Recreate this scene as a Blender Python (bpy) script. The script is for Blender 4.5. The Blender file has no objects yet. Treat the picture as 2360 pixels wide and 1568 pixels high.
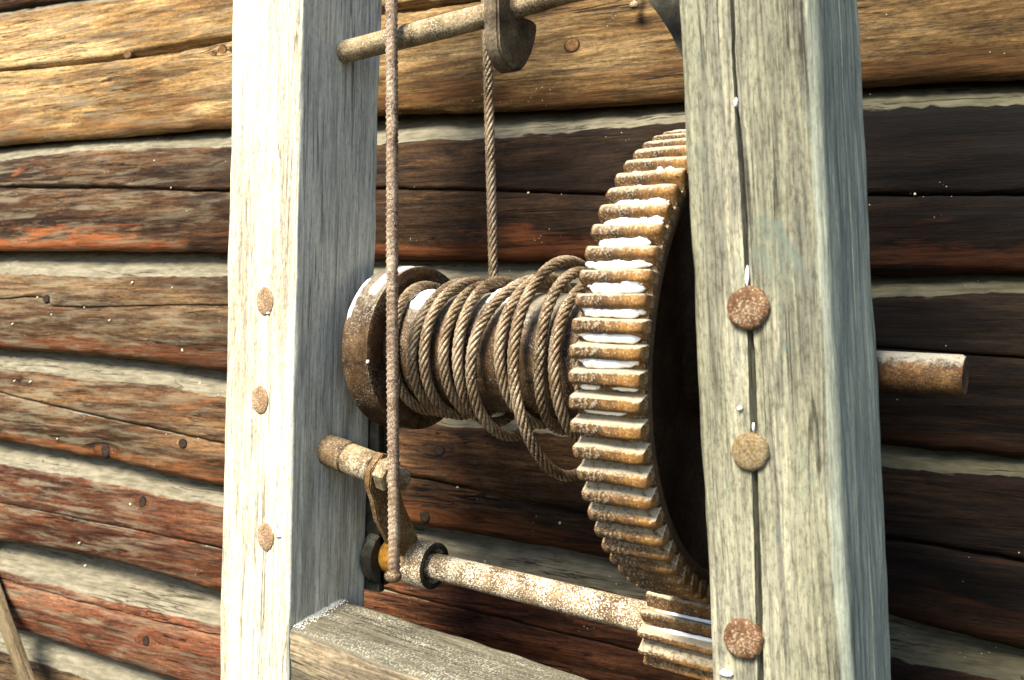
import bpy, math, random
from mathutils import Vector, Matrix, noise
random.seed(7)
scene = bpy.context.scene
COL = scene.collection
PI = math.pi

# ------------------------------------------------------------------ camera
CAM = Vector((0.0, 0.0, 1.5))
YAW, PITCH = math.radians(34.45), math.radians(-2.5)
cd = bpy.data.cameras.new('camera')
cam = bpy.data.objects.new('camera', cd)
COL.objects.link(cam)
cam.location = CAM
cam.rotation_euler = (PI / 2 + PITCH, 0, YAW)
cd.sensor_width = 36.0
cd.lens = 34.32
cd.clip_start = 0.02
cd.clip_end = 500
cd.dof.use_dof = True
cd.dof.focus_distance = 1.42
cd.dof.aperture_fstop = 7.5
scene.camera = cam

# ------------------------------------------------------------------ light
SUN = Vector((-0.11, -0.65, 0.75)).normalized()       # towards the sun
world = bpy.data.worlds.new('World')
scene.world = world
world.use_nodes = True
wn = world.node_tree
bg = wn.nodes['Background']
sky = wn.nodes.new('ShaderNodeTexSky')
sky.sky_type = 'NISHITA'
sky.sun_disc = False
sky.sun_elevation = math.asin(SUN.z)
sky.sun_rotation = math.atan2(SUN.x, SUN.y)
sky.altitude = 300
sky.air_density = 1.1
sky.dust_density = 1.2
wn.links.new(sky.outputs['Color'], bg.inputs['Color'])
bg.inputs['Strength'].default_value = 0.11
sd = bpy.data.lights.new('sun', 'SUN')
sd.energy = 4.8
sd.angle = math.radians(24)
sd.color = (1.0, 0.92, 0.76)
sun = bpy.data.objects.new('sun', sd)
COL.objects.link(sun)
sun.location = (-3, -3, 5)
sun.rotation_euler = (-SUN).to_track_quat('-Z', 'Y').to_euler()
scene.view_settings.view_transform = 'Standard'
scene.view_settings.look = 'None'
scene.view_settings.gamma = 1.0
scene.view_settings.use_curve_mapping = False
scene.view_settings.exposure = 1.32

# ------------------------------------------------------------------ helpers
F = 2250.0
FW = Vector((-math.sin(YAW) * math.cos(PITCH), math.cos(YAW) * math.cos(PITCH), math.sin(PITCH)))
RT = Vector((math.cos(YAW), math.sin(YAW), 0))
UP = RT.cross(FW)


def on(px, py, n, p0):
    """a point seen in the photograph, on the real plane (normal n through p0)"""
    d = FW + RT * ((px - 1180) / F) + UP * ((784 - py) / F)
    n = Vector(n); p0 = Vector(p0)
    return CAM + d * ((p0 - CAM).dot(n) / d.dot(n))


def onX(px, py, x): return on(px, py, (1, 0, 0), (x, 0, 0))
def onY(px, py, y): return on(px, py, (0, 1, 0), (0, y, 0))


def srgb(r, g, b):
    f = lambda c: (c / 12.92 if c <= 0.04045 else ((c + 0.055) / 1.055) ** 2.4)
    return (f(r / 255), f(g / 255), f(b / 255), 1)


def link(name, me, mat=None, parent=None, smooth=True):
    o = bpy.data.objects.new(name, me)
    COL.objects.link(o)
    if mat is not None and not me.materials:
        me.materials.append(mat)
    if parent is not None:
        o.parent = parent
    if smooth:
        me.polygons.foreach_set('use_smooth', [True] * len(me.polygons))
    return o


def mesh(name, v, f, attrs=None):
    me = bpy.data.meshes.new(name)
    me.from_pydata([tuple(p) for p in v], [], f)
    me.update()
    if attrs:
        for k, (typ, data) in attrs.items():
            a = me.attributes.new(k, typ, 'POINT')
            if typ == 'FLOAT':
                a.data.foreach_set('value', data)
            else:
                a.data.foreach_set('vector', [c for p in data for c in p])
    return me


def empty(name, loc=(0, 0, 0), rz=0):
    o = bpy.data.objects.new(name, None)
    COL.objects.link(o)
    o.empty_display_size = 0.05
    o.location = loc
    o.rotation_euler = (0, 0, rz)
    return o


def tag(o, label=None, cat=None, group=None, kind=None):
    if label: o['label'] = label
    if cat: o['category'] = cat
    if group: o['group'] = group
    if kind: o['kind'] = kind
    return o


def sharp(o, deg=35):
    me = o.data
    me.polygons.foreach_set('use_smooth', [True] * len(me.polygons))
    try:
        me.set_sharp_from_angle(angle=math.radians(deg))
    except Exception:
        pass


def lerp(a, b, t): return a + (b - a) * t


def interp(pts, x):
    """smooth-ish piecewise interpolation of sorted (x, y) pairs, extrapolated at the ends"""
    n = len(pts)
    if x <= pts[0][0]: i = 0
    elif x >= pts[-1][0]: i = n - 2
    else:
        i = 0
        while x > pts[i + 1][0]: i += 1
    (x0, y0), (x1, y1) = pts[i], pts[i + 1]
    if x <= pts[0][0] or x >= pts[-1][0]:
        return y0 + (y1 - y0) * (x - x0) / (x1 - x0)
    m0 = (y1 - pts[i - 1][1]) / (x1 - pts[i - 1][0]) if i > 0 else (y1 - y0) / (x1 - x0)
    m1 = (pts[i + 2][1] - y0) / (pts[i + 2][0] - x0) if i + 2 < n else (y1 - y0) / (x1 - x0)
    h = x1 - x0
    t = (x - x0) / h
    return ((2 * t**3 - 3 * t * t + 1) * y0 + (t**3 - 2 * t * t + t) * h * m0
            + (-2 * t**3 + 3 * t * t) * y1 + (t**3 - t * t) * h * m1)


def nz(x, y=0.0, z=0.0): return noise.noise(Vector((x, y, z)))


# ------------------------------------------------------------------ materials
class NT:
    def __init__(s, name):
        s.m = bpy.data.materials.new(name)
        s.m.use_nodes = True
        s.t = s.m.node_tree
        s.b = s.t.nodes['Principled BSDF']
        s.b.inputs['Specular IOR Level'].default_value = 0.25

    def n(s, typ, **kw):
        nd = s.t.nodes.new(typ)
        for k, v in kw.items(): setattr(nd, k, v)
        return nd

    def l(s, a, b): s.t.links.new(a, b)

    def scaled(s, vec, sc, off=(0, 0, 0)):
        mp = s.n('ShaderNodeMapping')
        mp.inputs['Scale'].default_value = sc
        mp.inputs['Location'].default_value = off
        s.l(vec, mp.inputs['Vector'])
        return mp.outputs['Vector']

    def noise(s, vec, scale=1.0, detail=4, rough=0.55, dist=0.0):
        nd = s.n('ShaderNodeTexNoise')
        nd.inputs['Scale'].default_value = scale
        nd.inputs['Detail'].default_value = detail
        nd.inputs['Roughness'].default_value = rough
        nd.inputs['Distortion'].default_value = dist
        s.l(vec, nd.inputs['Vector'])
        return nd.outputs['Fac']

    def ramp(s, fac, stops, mode='LINEAR'):
        nd = s.n('ShaderNodeValToRGB')
        nd.color_ramp.interpolation = mode
        e = nd.color_ramp.elements
        while len(e) < len(stops): e.new(0.5)
        for i, (p, c) in enumerate(stops):
            e[i].position = p
            e[i].color = c if len(c) == 4 else (*c, 1)
        s.l(fac, nd.inputs['Fac'])
        return nd.outputs['Color']

    def rng(s, fac, a, b, c=0.0, d=1.0):
        nd = s.n('ShaderNodeMapRange')
        nd.interpolation_type = 'SMOOTHSTEP'
        for i, v in enumerate((a, b, c, d)): nd.inputs[1 + i].default_value = v
        s.l(fac, nd.inputs[0])
        return nd.outputs[0]

    def math(s, op, a, b=None):
        nd = s.n('ShaderNodeMath', operation=op)
        for i, v in enumerate((a, b)):
            if v is None: continue
            if isinstance(v, (int, float)): nd.inputs[i].default_value = v
            else: s.l(v, nd.inputs[i])
        return nd.outputs[0]

    def mix(s, fac, a, b, mode='MIX'):
        nd = s.n('ShaderNodeMix', data_type='RGBA', blend_type=mode)
        for k, v in ((0, fac), (6, a), (7, b)):
            if isinstance(v, (int, float)): nd.inputs[k].default_value = v
            elif isinstance(v, tuple): nd.inputs[k].default_value = v if len(v) == 4 else (*v, 1)
            else: s.l(v, nd.inputs[k])
        return nd.outputs[2]

    def attr(s, name): return s.n('ShaderNodeAttribute', attribute_name=name)

    def bump(s, h, strength=0.3, dist=0.002, prev=None):
        nd = s.n('ShaderNodeBump')
        nd.inputs['Strength'].default_value = strength
        nd.inputs['Distance'].default_value = dist
        s.l(h, nd.inputs['Height'])
        if prev is not None: s.l(prev, nd.inputs['Normal'])
        return nd.outputs['Normal']

    def done(s, col, rough=0.85, normal=None):
        s.l(col, s.b.inputs['Base Color'])
        if isinstance(rough, (int, float)): s.b.inputs['Roughness'].default_value = rough
        else: s.l(rough, s.b.inputs['Roughness'])
        if normal is not None: s.l(normal, s.b.inputs['Normal'])
        return s.m


def wood(name, c0, c1, c2, patch=None, pthr=0.58, pw=0.06, line=0.55, dust=None, frost=0.0,
         specks=0.0, seed=0.0, rough=0.8, fine=230, stain=None, sthr=0.6, bstr=0.55, check=0.8, spec=0.2, wall_shade=None, fresh=None, silver=None, hi=1.6):
    m = NT(name)
    m.b.inputs['Specular IOR Level'].default_value = spec
    off = (seed * 3.7, seed * 1.3, seed * 2.1)
    g = m.n('ShaderNodeAttribute', attribute_name='grain').outputs['Vector']
    big = m.noise(m.scaled(g, (1.6, 9, 9), off), 1, 5, 0.6, 0.3)
    col = m.ramp(big, [(0.34, c0), (0.5, c1), (0.66, c2)])
    # broad streaks of the grain
    st = m.noise(m.scaled(g, (2.6, 40, 40), off), 1, 7, 0.68, 0.8)
    col = m.mix(m.rng(st, 0.41, 0.53, 0.8, 0.0), col, m.mix(1.0, col, (1 - line, 1 - line, 1 - line * 0.9), 'MULTIPLY'))
    fn = m.noise(m.scaled(g, (11, fine * 1.7, fine * 1.7), off), 1, 6, 0.75, 0.3)
    col = m.mix(m.rng(fn, 0.40, 0.51, line * 1.15, 0.0), col, m.mix(1.0, col, (0.30, 0.27, 0.24), 'MULTIPLY'))
    col = m.mix(m.rng(fn, 0.52, 0.68, 0.0, 0.7), col, m.mix(1.0, col, (hi, hi * 0.94, hi * 0.85), 'MULTIPLY'))
    # weathered grit and fine drying checks
    gr = m.noise(m.scaled(g, (90, 240, 240), off), 1, 4, 0.75)
    col = m.mix(m.rng(gr, 0.40, 0.50, 0.6, 0.0), col, m.mix(1.0, col, (0.42, 0.40, 0.37), 'MULTIPLY'))
    col = m.mix(m.rng(gr, 0.56, 0.70, 0.0, 0.45), col, m.mix(1.0, col, (1.8, 1.7, 1.5), 'MULTIPLY'))
    cn = m.noise(m.scaled(g, (1.7, 62, 62), tuple(o + 2.7 for o in off)), 1, 3, 0.5, 0.4)
    ck_ = m.math('ABSOLUTE', m.math('SUBTRACT', cn, 0.5))
    sel_ = m.noise(m.scaled(g, (3.0, 11, 11), tuple(o + 6.1 for o in off)), 1, 2, 0.5)
    chk = m.math('MULTIPLY', m.rng(ck_, 0.006, 0.018, 1.0, 0.0), m.rng(sel_, 0.48, 0.54))
    col = m.mix(m.math('MULTIPLY', chk, check), col, m.mix(1.0, col, (0.12, 0.10, 0.08), 'MULTIPLY'))
    if patch is not None:
        pn = m.noise(m.scaled(g, (4.5, 21, 21), tuple(o + 5.1 for o in off)), 1, 6, 0.66, 0.5)
        col = m.mix(m.rng(pn, pthr, pthr + pw * 2, 0.0, 0.9), col, m.mix(m.rng(fn, 0.4, 0.6, 0.6, 0.0), patch, m.mix(1.0, patch, (0.4, 0.35, 0.3), 'MULTIPLY')))
    if stain is not None:
        sn = m.noise(m.scaled(g, (6.0, 15, 15), tuple(o + 9.3 for o in off)), 1, 5, 0.7, 0.8)
        col = m.mix(m.rng(sn, sthr, sthr + 0.14, 0.0, 0.85), col, stain)
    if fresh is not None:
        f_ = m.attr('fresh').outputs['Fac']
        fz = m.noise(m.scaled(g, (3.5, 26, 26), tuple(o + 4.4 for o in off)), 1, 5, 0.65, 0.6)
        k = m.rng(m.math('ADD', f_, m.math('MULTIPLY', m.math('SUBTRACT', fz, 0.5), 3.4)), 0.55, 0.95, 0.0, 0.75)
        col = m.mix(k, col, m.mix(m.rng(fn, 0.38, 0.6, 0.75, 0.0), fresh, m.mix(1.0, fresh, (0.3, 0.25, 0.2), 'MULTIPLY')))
    if wall_shade is not None:
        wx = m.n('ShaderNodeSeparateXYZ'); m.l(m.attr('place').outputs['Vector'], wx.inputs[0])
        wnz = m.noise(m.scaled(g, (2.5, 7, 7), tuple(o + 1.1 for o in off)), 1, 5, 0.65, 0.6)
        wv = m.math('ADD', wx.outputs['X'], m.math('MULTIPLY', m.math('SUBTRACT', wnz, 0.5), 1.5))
        wc = m.ramp(m.rng(wv, -2.5, 0.1), [(0.0, (wall_shade[0],) * 3), (0.5, (wall_shade[1],) * 3), (1.0, (wall_shade[2],) * 3)])  # painted shade: wood colour multiplied darker towards the right of the wall
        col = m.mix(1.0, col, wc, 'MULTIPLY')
        # grey bloom towards the left end of the logs
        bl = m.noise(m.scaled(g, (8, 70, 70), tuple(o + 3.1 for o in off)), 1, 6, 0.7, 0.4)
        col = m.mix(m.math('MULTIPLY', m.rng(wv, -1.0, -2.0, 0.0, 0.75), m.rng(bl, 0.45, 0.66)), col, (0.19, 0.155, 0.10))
    if silver is not None:
        f_ = m.attr('fresh').outputs['Fac']
        sv = m.mix(m.rng(fn, 0.36, 0.62), m.mix(1.0, silver, (0.55, 0.56, 0.58), 'MULTIPLY'), silver)
        sv = m.mix(m.rng(st, 0.34, 0.55, 0.6, 0.0), sv, m.mix(1.0, sv, (0.55, 0.56, 0.56), 'MULTIPLY'))
        sv = m.mix(m.rng(gr, 0.38, 0.52, 0.5, 0.0), sv, m.mix(1.0, sv, (0.6, 0.6, 0.6), 'MULTIPLY'))
        sv = m.mix(m.math('MULTIPLY', chk, check), sv, m.mix(1.0, sv, (0.2, 0.2, 0.2), 'MULTIPLY'))
        col = m.mix(m.rng(m.math('ADD', f_, m.math('MULTIPLY', m.math('SUBTRACT', st, 0.5), 0.5)), 0.40, 0.62), col, sv)
    if dust is not None:
        d = m.attr('dust').outputs['Fac']
        dn = m.noise(m.scaled(g, (9, 70, 70), off), 1, 7, 0.72, 0.5)
        k = m.rng(m.math('ADD', d, m.math('MULTIPLY', m.math('SUBTRACT', dn, 0.5), 1.7)), 0.42, 0.66)
        dcol = m.mix(m.rng(m.noise(m.scaled(g, (30, 90, 90), off), 1, 4), 0.3, 0.7), m.mix(1.0, dust, (0.62, 0.62, 0.58), 'MULTIPLY'), dust)
        dcol = m.mix(m.rng(fn, 0.36, 0.56, 0.5, 0.0), dcol, m.mix(1.0, dcol, (0.5, 0.48, 0.44), 'MULTIPLY'))
        dcol = m.mix(m.rng(st, 0.36, 0.55, 0.55, 0.0), dcol, m.mix(1.0, dcol, (0.6, 0.58, 0.52), 'MULTIPLY'))
        dcol = m.mix(m.math('MULTIPLY', chk, 0.9), dcol, m.mix(1.0, dcol, (0.2, 0.18, 0.15), 'MULTIPLY'))
        if wall_shade is not None:
            dcol = m.mix(m.rng(wv, -0.75, 0.0, 0.0, 0.85), dcol, m.mix(1.0, dcol, (0.37, 0.38, 0.32), 'MULTIPLY'))  # ledge dust darkened to the right as well, shade put into its colour
        col = m.mix(m.math('MULTIPLY', k, 0.92), col, dcol)
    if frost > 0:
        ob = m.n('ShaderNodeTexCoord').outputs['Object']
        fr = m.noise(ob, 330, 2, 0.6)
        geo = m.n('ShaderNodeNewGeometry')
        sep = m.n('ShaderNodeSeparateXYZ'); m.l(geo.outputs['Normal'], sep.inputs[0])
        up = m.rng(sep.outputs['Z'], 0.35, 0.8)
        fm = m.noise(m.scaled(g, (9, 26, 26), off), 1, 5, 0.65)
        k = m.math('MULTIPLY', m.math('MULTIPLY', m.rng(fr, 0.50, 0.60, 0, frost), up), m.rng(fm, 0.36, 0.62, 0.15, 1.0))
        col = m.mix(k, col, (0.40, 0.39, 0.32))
    if specks > 0:
        ob = m.n('ShaderNodeTexCoord').outputs['Object']
        vo = m.n('ShaderNodeTexVoronoi'); vo.inputs['Scale'].default_value = 95
        m.l(ob, vo.inputs['Vector'])
        sel = m.noise(ob, 11, 2, 0.5)
        k = m.math('MULTIPLY', m.rng(vo.outputs['Distance'], 0.06, 0.14, specks, 0.0), m.rng(sel, 0.60, 0.65))
        col = m.mix(k, col, (0.62, 0.57, 0.45))
    nr = m.bump(fn, bstr, 0.0016)
    nr = m.bump(gr, bstr * 0.6, 0.0012, nr)
    nr = m.bump(chk, -0.6 if bstr else 0, 0.003, nr)
    nr = m.bump(st, bstr, 0.004, nr)
    return m.done(col, rough, nr)


def rust(name, dark, mid, light, frost=0.0, scale=60, fthr=0.5, frostc=(0.55, 0.52, 0.42), topfrost=0.0,
         metallic=0.0, rough=0.75, seed=0.0, bstr=0.6, fscale=420):
    m = NT(name)
    ob = m.scaled(m.n('ShaderNodeTexCoord').outputs['Object'], (1, 1, 1), (seed, seed * 2, seed * 3))
    a = m.noise(ob, scale * 0.45, 6, 0.65, 0.4)
    col = m.ramp(a, [(0.33, dark), (0.5, mid), (0.68, light)])
    b = m.noise(ob, scale * 4, 4, 0.7)
    col = m.mix(m.rng(b, 0.35, 0.6, 0.7, 0.0), col, m.mix(1.0, col, (0.35, 0.3, 0.28), 'MULTIPLY'))
    if frost > 0:
        f = m.noise(ob, fscale, 2, 0.55)
        f2 = m.noise(ob, 26, 3, 0.6)
        k = m.rng(m.math('ADD', f, m.math('MULTIPLY', m.math('SUBTRACT', f2, 0.5), 0.5)), fthr, fthr + 0.09, 0.0, frost)
        col = m.mix(k, col, frostc)
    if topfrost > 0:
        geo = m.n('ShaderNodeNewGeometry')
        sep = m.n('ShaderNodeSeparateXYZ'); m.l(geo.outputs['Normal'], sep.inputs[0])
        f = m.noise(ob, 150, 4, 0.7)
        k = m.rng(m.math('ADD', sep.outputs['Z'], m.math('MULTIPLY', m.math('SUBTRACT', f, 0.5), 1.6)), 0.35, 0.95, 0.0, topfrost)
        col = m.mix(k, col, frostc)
    m.b.inputs['Metallic'].default_value = metallic
    nr = m.bump(b, bstr, 0.0012)
    nr = m.bump(a, bstr * 0.7, 0.003, nr)
    return m.done(col, rough, nr)


def snow_material():
    m = NT('snow')
    ob = m.n('ShaderNodeTexCoord').outputs['Object']
    a = m.noise(ob, 300, 3, 0.6)
    col = m.mix(a, (0.86, 0.87, 0.88), (0.95, 0.95, 0.95))
    m.b.inputs['Subsurface Weight'].default_value = 0.0
    return m.done(col, 0.6, m.bump(a, 0.4, 0.001))


M_SNOW = snow_material()
M_POST_L = wood('pale_post_wood', (0.48, 0.42, 0.29), (0.66, 0.60, 0.44), (0.76, 0.70, 0.54), patch=(0.30, 0.25, 0.16),
                pthr=0.65, line=0.40, seed=1.0, fine=150, stain=(0.26, 0.25, 0.20), sthr=0.62, silver=(0.66, 0.66, 0.55), check=0.6)
M_POST_R = wood('grey_post_wood', (0.125, 0.125, 0.088), (0.22, 0.215, 0.15), (0.35, 0.335, 0.245), patch=(0.25, 0.16, 0.085),
                pthr=0.68, line=0.50, seed=2.3, fine=140, stain=(0.11, 0.145, 0.115), sthr=0.60, silver=(0.37, 0.39, 0.30), check=0.7)
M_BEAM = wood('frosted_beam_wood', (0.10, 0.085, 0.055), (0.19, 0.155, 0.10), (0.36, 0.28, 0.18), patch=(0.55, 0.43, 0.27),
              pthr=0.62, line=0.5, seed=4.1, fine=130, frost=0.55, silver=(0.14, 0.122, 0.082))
M_BATTEN = wood('batten_wood', (0.10, 0.075, 0.04), (0.16, 0.12, 0.065), (0.22, 0.17, 0.10), line=0.5, seed=8.1)
M_PEG = rust('bolt_rust', (0.07, 0.035, 0.015), (0.16, 0.08, 0.035), (0.26, 0.15, 0.07), frost=0.35, scale=110, fthr=0.56)
M_PEG2 = rust('bolt_rust_olive', (0.13, 0.09, 0.035), (0.20, 0.14, 0.06), (0.24, 0.19, 0.10), frost=0.15, scale=80, seed=3)
M_PEG3 = rust('bolt_rust_pale', (0.14, 0.08, 0.04), (0.27, 0.165, 0.09), (0.42, 0.29, 0.17), frost=0.45, scale=110, fthr=0.54, frostc=(0.6, 0.52, 0.38), seed=7)
M_DRUM = rust('drum_rust', (0.025, 0.014, 0.007), (0.075, 0.042, 0.018), (0.16, 0.095, 0.045), frost=0.4, fthr=0.60,
              scale=55, rough=0.6, metallic=0.15, topfrost=0.35)
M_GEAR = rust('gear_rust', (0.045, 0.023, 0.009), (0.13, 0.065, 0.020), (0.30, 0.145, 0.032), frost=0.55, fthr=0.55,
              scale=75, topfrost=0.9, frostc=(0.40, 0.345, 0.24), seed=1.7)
M_GEARWEB = rust('gear_web_shaded_rust', (0.03, 0.018, 0.01), (0.06, 0.035, 0.018), (0.10, 0.06, 0.03), scale=40, seed=2.7)
M_SHAFT = rust('frosted_shaft', (0.10, 0.06, 0.03), (0.22, 0.15, 0.08), (0.32, 0.24, 0.14), frost=0.8, fthr=0.50,
               scale=60, frostc=(0.72, 0.66, 0.52), seed=5.2, fscale=380)
M_IRON = rust('iron_rust', (0.055, 0.035, 0.018), (0.14, 0.09, 0.045), (0.24, 0.17, 0.09), frost=0.45, fthr=0.55,
              scale=70, frostc=(0.46, 0.39, 0.27), seed=6.1)
M_ROD = rust('rebar_rust', (0.11, 0.068, 0.042), (0.24, 0.168, 0.11), (0.40, 0.30, 0.205), frost=0.65, fthr=0.53,
             scale=90, frostc=(0.48, 0.40, 0.31), seed=7.3)
M_PALE = rust('pale_iron', (0.10, 0.07, 0.035), (0.26, 0.19, 0.10), (0.42, 0.33, 0.20), frost=0.5, fthr=0.53,
              scale=65, frostc=(0.60, 0.54, 0.40), seed=9.4)
M_PAWL = rust('pawl_iron', (0.04, 0.028, 0.016), (0.11, 0.082, 0.048), (0.21, 0.165, 0.105), scale=60, seed=9.9, topfrost=0.3)
M_AXLE = rust('axle_rust', (0.03, 0.016, 0.007), (0.10, 0.048, 0.014), (0.20, 0.105, 0.032), frost=0.25, fthr=0.58, scale=70, topfrost=0.85,
              frostc=(0.33, 0.31, 0.25), seed=12.0, bstr=1.0)
M_BLACK = rust('dark_casting', (0.012, 0.012, 0.009), (0.03, 0.028, 0.02), (0.075, 0.07, 0.05), scale=70, seed=4.4, topfrost=0.35,
               frostc=(0.28, 0.27, 0.21))
M_OCHRE = rust('ochre_bush', (0.26, 0.11, 0.012), (0.36, 0.17, 0.02), (0.42, 0.22, 0.04), scale=25, seed=3.3, rough=0.5, bstr=0.15)
M_ROPE = rust('rope_steel', (0.06, 0.034, 0.015), (0.21, 0.145, 0.082), (0.46, 0.36, 0.245), frost=0.5, fthr=0.53, scale=30,
              frostc=(0.52, 0.44, 0.31), seed=8.8, rough=0.55, metallic=0.25, bstr=0.35)

_c = NT('pale_crumb'); _c.b.inputs['Base Color'].default_value = (0.62, 0.56, 0.42, 1); _c.b.inputs['Roughness'].default_value = 0.8
M_CRUMB = _c.m

# ------------------------------------------------------------------ log wall
WDIR = Vector((0.991, 0.132, 0)).normalized()
WP = Vector((-0.2785, 1.567, 0))
WN = Vector((WDIR.y, -WDIR.x, 0))            # towards the camera
wall = empty('log_wall', WP, math.atan2(WDIR.y, WDIR.x))
tag(wall, 'weathered wall of stacked brown logs with grey top edges behind the winch', 'wall', kind='thing')


def uz(px, py, depth=0.0):
    p = on(px, py, WN, WP - WN * depth)
    return ((p - WP).dot(WDIR), p.z)


def line(pts, depth=0.0): return sorted(uz(x, y, depth) for x, y in pts)


def shift(pts, dz): return [(u, z + dz) for u, z in pts]


S = [
    line([(0, 27), (177, 0), (870, -78), (1580, -150), (2360, -215)]),
    line([(0, 335), (250, 318), (525, 295), (870, 268), (1100, 260), (1580, 235), (1985, 200), (2360, 188)]),
    line([(0, 580), (250, 579), (520, 584), (860, 598), (1400, 610), (2010, 633), (2360, 634)]),
    line([(0, 806), (250, 824), (510, 858), (870, 900), (1400, 960), (2035, 1028), (2360, 1056)]),
    line([(0, 1018), (250, 1066), (505, 1120), (870, 1195), (1390, 1287), (2060, 1425), (2360, 1505)]),
    line([(0, 1252), (236, 1291), (503, 1367), (870, 1452), (1400, 1590), (2360, 1850)]),
    line([(0, 1440), (338, 1550), (870, 1720), (2360, 2200)]),
]
B = [
    line([(0, 34), (177, 8), (870, -66), (1580, -135), (2360, -200)]),
    line([(0, 371), (210, 346), (522, 338), (870, 328), (1141, 314), (1575, 281), (1990, 250), (2360, 240)]),
    line([(0, 629), (260, 638), (520, 640), (870, 648), (1400, 655), (2015, 680), (2360, 675)]),
    line([(0, 847), (180, 866), (360, 884), (506, 913), (870, 965), (1400, 1010), (2035, 1072), (2360, 1100)]),
    line([(0, 1067), (203, 1106), (338, 1136), (503, 1168), (870, 1262), (1440, 1372), (2060, 1515), (2360, 1570)]),
    line([(0, 1313), (203, 1371), (503, 1440), (870, 1520), (1400, 1650), (2360, 1900)]),
    line([(0, 1500), (338, 1610), (870, 1790), (2360, 2290)]),
]
S.insert(0, shift(S[0], 0.27)); B.insert(0, shift(B[0], 0.27))
S.insert(0, shift(S[0], 0.26)); B.insert(0, shift(B[0], 0.26))
S.append(shift(S[-1], -0.26)); B.append(shift(B[-1], -0.26))
S.append(shift(S[-1], -0.26))
C = [None, None,
     line([(0, 166), (250, 140), (300, 133), (533, 92), (870, 30), (1110, 2), (1600, -60), (2360, -120)]),
     line([(0, 432), (250, 433), (520, 441), (865, 436), (1120, 440), (1398, 449), (2005, 451), (2360, 450)]),
     line([(0, 690), (110, 686), (130, 706), (520, 704), (870, 730), (2020, 800), (2360, 825)]),
     line([(0, 903), (90, 926), (500, 1016), (870, 1090), (1000, 1105), (1400, 1192), (2050, 1240), (2360, 1290)]),
     line([(0, 1156), (500, 1258), (870, 1350), (1400, 1480), (2360, 1700)]),
     line([(0, 1332), (140, 1347), (330, 1392), (503, 1430), (870, 1540), (2360, 1930)]),
     None, None]
CW = [0, 0, 0.0085, 0.0055, 0.0016, 0.0042, 0.0022, 0.0035, 0, 0]     # crack half widths
CWVAR = {2: lambda u: 0.35 + 0.9 * max(0, min(1, (u + 2.45) / 0.9)) * (1 if u < -0.9 else 0.5),
         3: lambda u: 1.0 if u < -1.2 else 0.55,
         4: lambda u: 1.0,
         5: lambda u: 1.0 if u > -1.1 else 0.7,
         6: lambda u: 1.0, 7: lambda u: 1.0 if u < -1.3 else 0.6}
GREY = (0.245, 0.222, 0.163)
LW = [
    dict(c0=(0.06, 0.03, 0.012), c1=(0.11, 0.055, 0.02), c2=(0.16, 0.085, 0.035)),
    dict(c0=(0.03, 0.013, 0.005), c1=(0.07, 0.032, 0.011), c2=(0.12, 0.06, 0.02)),
    dict(c0=(0.11, 0.052, 0.015), c1=(0.27, 0.160, 0.060), c2=(0.50, 0.34, 0.165), patch=(0.18, 0.080, 0.025), pthr=0.62, stain=(0.08, 0.042, 0.014), sthr=0.62, wall_shade=(1.35, 0.85, 0.42), fresh=(0.17, 0.075, 0.022)),
    dict(c0=(0.012, 0.006, 0.003), c1=(0.034, 0.016, 0.007), c2=(0.085, 0.045, 0.019), patch=(0.17, 0.042, 0.010), pthr=0.66, stain=(0.010, 0.006, 0.003), sthr=0.56, wall_shade=(2.4, 0.95, 0.25), fresh=(0.19, 0.06, 0.019)),
    dict(c0=(0.020, 0.010, 0.005), c1=(0.058, 0.031, 0.014), c2=(0.12, 0.074, 0.036), patch=(0.11, 0.036, 0.013), pthr=0.60, stain=(0.010, 0.006, 0.004), sthr=0.58, wall_shade=(1.7, 0.9, 0.18), fresh=(0.10, 0.032, 0.011)),
    dict(c0=(0.018, 0.009, 0.004), c1=(0.060, 0.029, 0.012), c2=(0.13, 0.070, 0.030), patch=(0.14, 0.044, 0.013), pthr=0.58, stain=(0.009, 0.005, 0.003), sthr=0.57, wall_shade=(1.6, 1.7, 0.16), fresh=(0.14, 0.05, 0.016)),
    dict(c0=(0.040, 0.011, 0.005), c1=(0.090, 0.033, 0.014), c2=(0.165, 0.076, 0.034), patch=(0.165, 0.048, 0.018), pthr=0.58, stain=(0.017, 0.007, 0.004), sthr=0.56, wall_shade=(1.05, 1.3, 0.25)),
    dict(c0=(0.055, 0.014, 0.006), c1=(0.115, 0.042, 0.020), c2=(0.22, 0.105, 0.055), patch=(0.30, 0.19, 0.10), pthr=0.64, stain=(0.02, 0.008, 0.004), sthr=0.56, wall_shade=(1.0, 1.6, 0.8)),
    dict(c0=(0.05, 0.03, 0.015), c1=(0.09, 0.055, 0.028), c2=(0.14, 0.09, 0.045)),
    dict(c0=(0.05, 0.03, 0.015), c1=(0.09, 0.055, 0.028), c2=(0.14, 0.09, 0.045)),
]
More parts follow.
